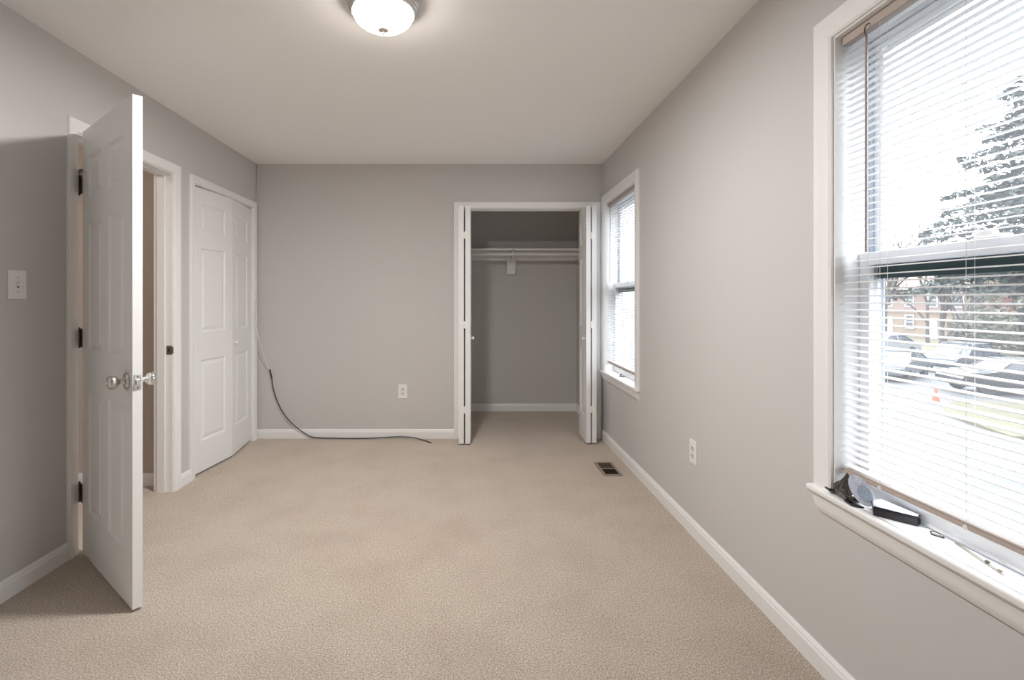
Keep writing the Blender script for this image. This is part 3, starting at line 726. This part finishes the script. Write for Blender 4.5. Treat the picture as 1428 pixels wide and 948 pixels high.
def car(name, label, loc, rz, paint, L=4.5, H=1.45, cat='car'):
    t = thing(name, label, cat, loc, rz)
    hw = .9
    low = [(-L/2, .35), (-L/2+.02, .75), (-L/2+.25, .92), (-L*.22, 1.0), (L*.32, 1.0), (L/2-.08, .9), (L/2, .6), (L/2-.02, .3)]
    bm = bmesh.new()
    cols = [(-hw+.06, .0, .98), (-hw, 0, 1), (hw, 0, 1), (hw-.06, 0, .98)]
    rows = []
    for y, s, k in ((-hw+.0, 0, 1), (hw, 0, 1)):
        rows.append([bm.verts.new((x, y, z)) for x, z in low])
    k = len(low)
    for i in range(k): bm.faces.new((rows[0][i], rows[0][(i+1) % k], rows[1][(i+1) % k], rows[1][i]))
    bm.faces.new(rows[0]); bm.faces.new(rows[1])
    bmesh.ops.bevel(bm, geom=list(bm.edges), offset=.07, segments=3, affect='EDGES')
    smooth_sharp(link('body', bm, paint, t), .5)
    cab = [(-L*.24, .97), (-L*.08, H-.05), (L*.22, H-.05), (L*.38, .97)]
    bm = bmesh.new(); A = [bm.verts.new((x, -hw+.06+(.16 if z > 1 else 0), z)) for x, z in cab]; B_ = [bm.verts.new((x, hw-.06-(.16 if z > 1 else 0), z)) for x, z in cab]
    for i in range(4): bm.faces.new((A[i], A[(i+1) % 4], B_[(i+1) % 4], B_[i]))
    bm.faces.new(A); bm.faces.new(B_); bmesh.ops.bevel(bm, geom=list(bm.edges), offset=.03, segments=2, affect='EDGES')
    link('windows', bm, 'car_glass', t)
    bm = bmesh.new(); add_bbox(bm, -L*.085, L*.225, -hw+.20, hw-.20, H-.07, H, bev=.03)
    for s in (-1, 1):
        for (x0, z0), (x1, z1) in ((cab[0], cab[1]), ((L*.06, .97), (L*.06, H-.05)), (cab[3], cab[2])):
            tube(bm, [(x0, s*(hw-.05), z0), (x1, s*(hw-.21), z1)], .035, 6)
    link('roof', bm, paint, t)
    for x in (-L*.31, L*.30):
        for s in (-1, 1):
            bm = bmesh.new(); lathe(bm, [(0, 0), (.2, 0), (.2, -.02), (.31, -.02), (.33, .03), (.33, .18), (.31, .21), (0, .21)], (0, -s, 0), (x, s*(hw+.01), .33), 24)
            link('wheel', bm, 'tyre', t)
    return t
car('parked_car', 'silver parked car at the left end of the row outside', (22.1, 26.0, GZ), math.radians(35), 'car_silver')
car('parked_car', 'black parked estate car in the middle of the row outside', (28.0, 28.5, GZ), math.radians(20), 'car_navy', 4.9, 1.6)
car('parked_car', 'black parked car nearest the window outside, beside the grass patch', (23.4, 21.6, GZ), math.radians(-12), 'car_black', 4.7, 1.5)
car('parked_car', 'white parked car behind the dark cars outside', (30.6, 37.0, GZ), math.radians(10), 'car_white', 4.6, 1.5)
t = thing('traffic_cone', 'orange traffic cone standing on the asphalt outside', 'traffic cone', (18.2, 19.55, GZ))
link('base', bbox(-.17, .17, -.17, .17, .0, .04, .01), 'cone_orange', t)
bm = bmesh.new(); lathe(bm, [(0, .04), (.13, .04), (.03, .58), (0, .58)], (0, 0, 1), (0, 0, 0), 20); link('cone_body', bm, 'cone_orange', t)

def pine(loc, H, label, rnd, spread=4.7, nt=24):
    t = thing('evergreen_tree', label, 'tree', loc)
    R_ = random.Random(rnd); bm = bmesh.new(); tube(bm, [(0, 0, 0), (.05, .05, H*.5), (0, 0, H*.97)], [.26, .16, .03], 8)
    fb = bmesh.new()
    for i in range(nt):
        f_ = i/nt; z = H*(.31+.65*f_); nb = 6 if f_ < .8 else 4; sp = spread*(1-f_)**.75*R_.uniform(.75, 1.1)+.35
        a0 = R_.uniform(0, 6.28)
        for k in range(nb):
            a = a0+2*PI*k/nb+R_.uniform(-.3, .3); ln = sp*R_.uniform(.6, 1.1)
            pts = [Vector((math.cos(a)*ln*s, math.sin(a)*ln*s, z+ln*(.22*s-.26*s*s))) for s in (0, .35, .7, 1)]
            tube(bm, pts, [.045, .03, .018, .006], 5)
            nn = int(ln*42)
            for q in range(nn):
                s = .18+.85*R_.random()**.8; s = min(s, 1); base = Vector((math.cos(a)*ln*s, math.sin(a)*ln*s, z+ln*(.22*s-.26*s*s)))
                side = Vector((-math.sin(a), math.cos(a), 0))*R_.uniform(-1, 1)*ln*.20*(1.25-s)
                c = base+side+Vector((0, 0, R_.uniform(-.10, .12)))
                u = Vector((R_.uniform(-1, 1), R_.uniform(-1, 1), R_.uniform(-.6, .6))).normalized()*R_.uniform(.10, .22)
                v = u.orthogonal().normalized(); v.rotate(Matrix.Rotation(R_.uniform(0, 6.28), 3, u.normalized())); v *= R_.uniform(.03, .07)
                p = [fb.verts.new(c-u), fb.verts.new(c+v), fb.verts.new(c+u), fb.verts.new(c-v)]
                fb.faces.new(p[:3]); fb.faces.new((p[0], p[2], p[3]))
    link('trunk', bm, 'bark', t); link('foliage', fb, 'needles', t); return t
pine((20.4, 17.3, GZ+.12), 13.5, 'large dark evergreen tree with layered boughs outside the near window', 3)
def bare(loc, H, label, rnd):
    R_ = random.Random(rnd); bm = bmesh.new(); cnt = [0]
    def br(p, d, ln, r, dep):
        q = p+d*ln*.5+Vector((R_.uniform(-1, 1), R_.uniform(-1, 1), 0))*ln*.04; e_ = p+d*ln
        tube(bm, [p, q, e_], [r, r*.8, r*.62], 5 if dep < 3 else 3, cap=False)
        if dep >= 6: return
        for k in range(3 if dep < 4 else 2):
            nd = (d+Vector((R_.uniform(-1, 1), R_.uniform(-1, 1), R_.uniform(-.25, .6)))*.62).normalized()
            br(e_ if k else q, nd, ln*R_.uniform(.62, .82), r*.67, dep+1)
    br(Vector((0, 0, 0)), Vector((0, 0, 1)), H*.28, .17, 0)
    o = link('bare_tree', bm, 'twigs'); o.location = loc
    return tag(o, label, 'tree', 'bare trees behind the parking lot')
bare((34.5, 41.5, GZ+.07), 12.5, 'leafless tree just above the brick house roof, leftmost outside', 5)
bare((42.5, 46.5, GZ+.07), 13.0, 'leafless tree with fine twigs right of the leftmost bare tree outside', 9)
bare((28.5, 30.2, GZ), 9.0, 'leafless tree beside the big evergreen outside', 12)
def shrub(loc, r, h, label, rnd):
    R_ = random.Random(rnd); t = thing('evergreen_shrub', label, 'shrub', loc, group=None)
    bm = bmesh.new()
    for k in range(int(700*r)):
        d = Vector((R_.gauss(0, 1), R_.gauss(0, 1), R_.gauss(0, 1))).normalized()*R_.uniform(.65, 1)
        c = Vector((d.x*r, d.y*r, max(.35, h*.5+d.z*h*.5))); u = Vector((R_.uniform(-1, 1), R_.uniform(-1, 1), R_.uniform(-1, 1))).normalized()*.22; v = u.orthogonal().normalized()*.12
        p = [bm.verts.new(c-u), bm.verts.new(c+v), bm.verts.new(c+u), bm.verts.new(c-v)]; bm.faces.new(p)
    link('foliage', bm, 'shrub', t)
    bm = bmesh.new(); tube(bm, [(0, 0, 0), (0, 0, h*.6)], .12, 6)
    for k in range(7):
        a = k*.9; tube(bm, [(0, 0, h*.2), (math.cos(a)*r*.6, math.sin(a)*r*.6, h*.7)], [.07, .03], 5)
    link('trunk', bm, 'bark', t)
shrub((39.0, 35.3, GZ+.07), 3.0, 6.0, 'broad green tree in front of the tan house outside', 21)
shrub((42.0, 41.0, GZ+.07), 2.2, 3.4, 'low green shrub in front of the brick house outside', 22)
shrub((37.5, 28.3, GZ+.07), 3.0, 5.6, 'tall green tree at the right of the tan house outside', 23)
shrub((31.0, 23.0, GZ), 2.5, 4.6, 'green tree behind the evergreen at the right outside', 24)
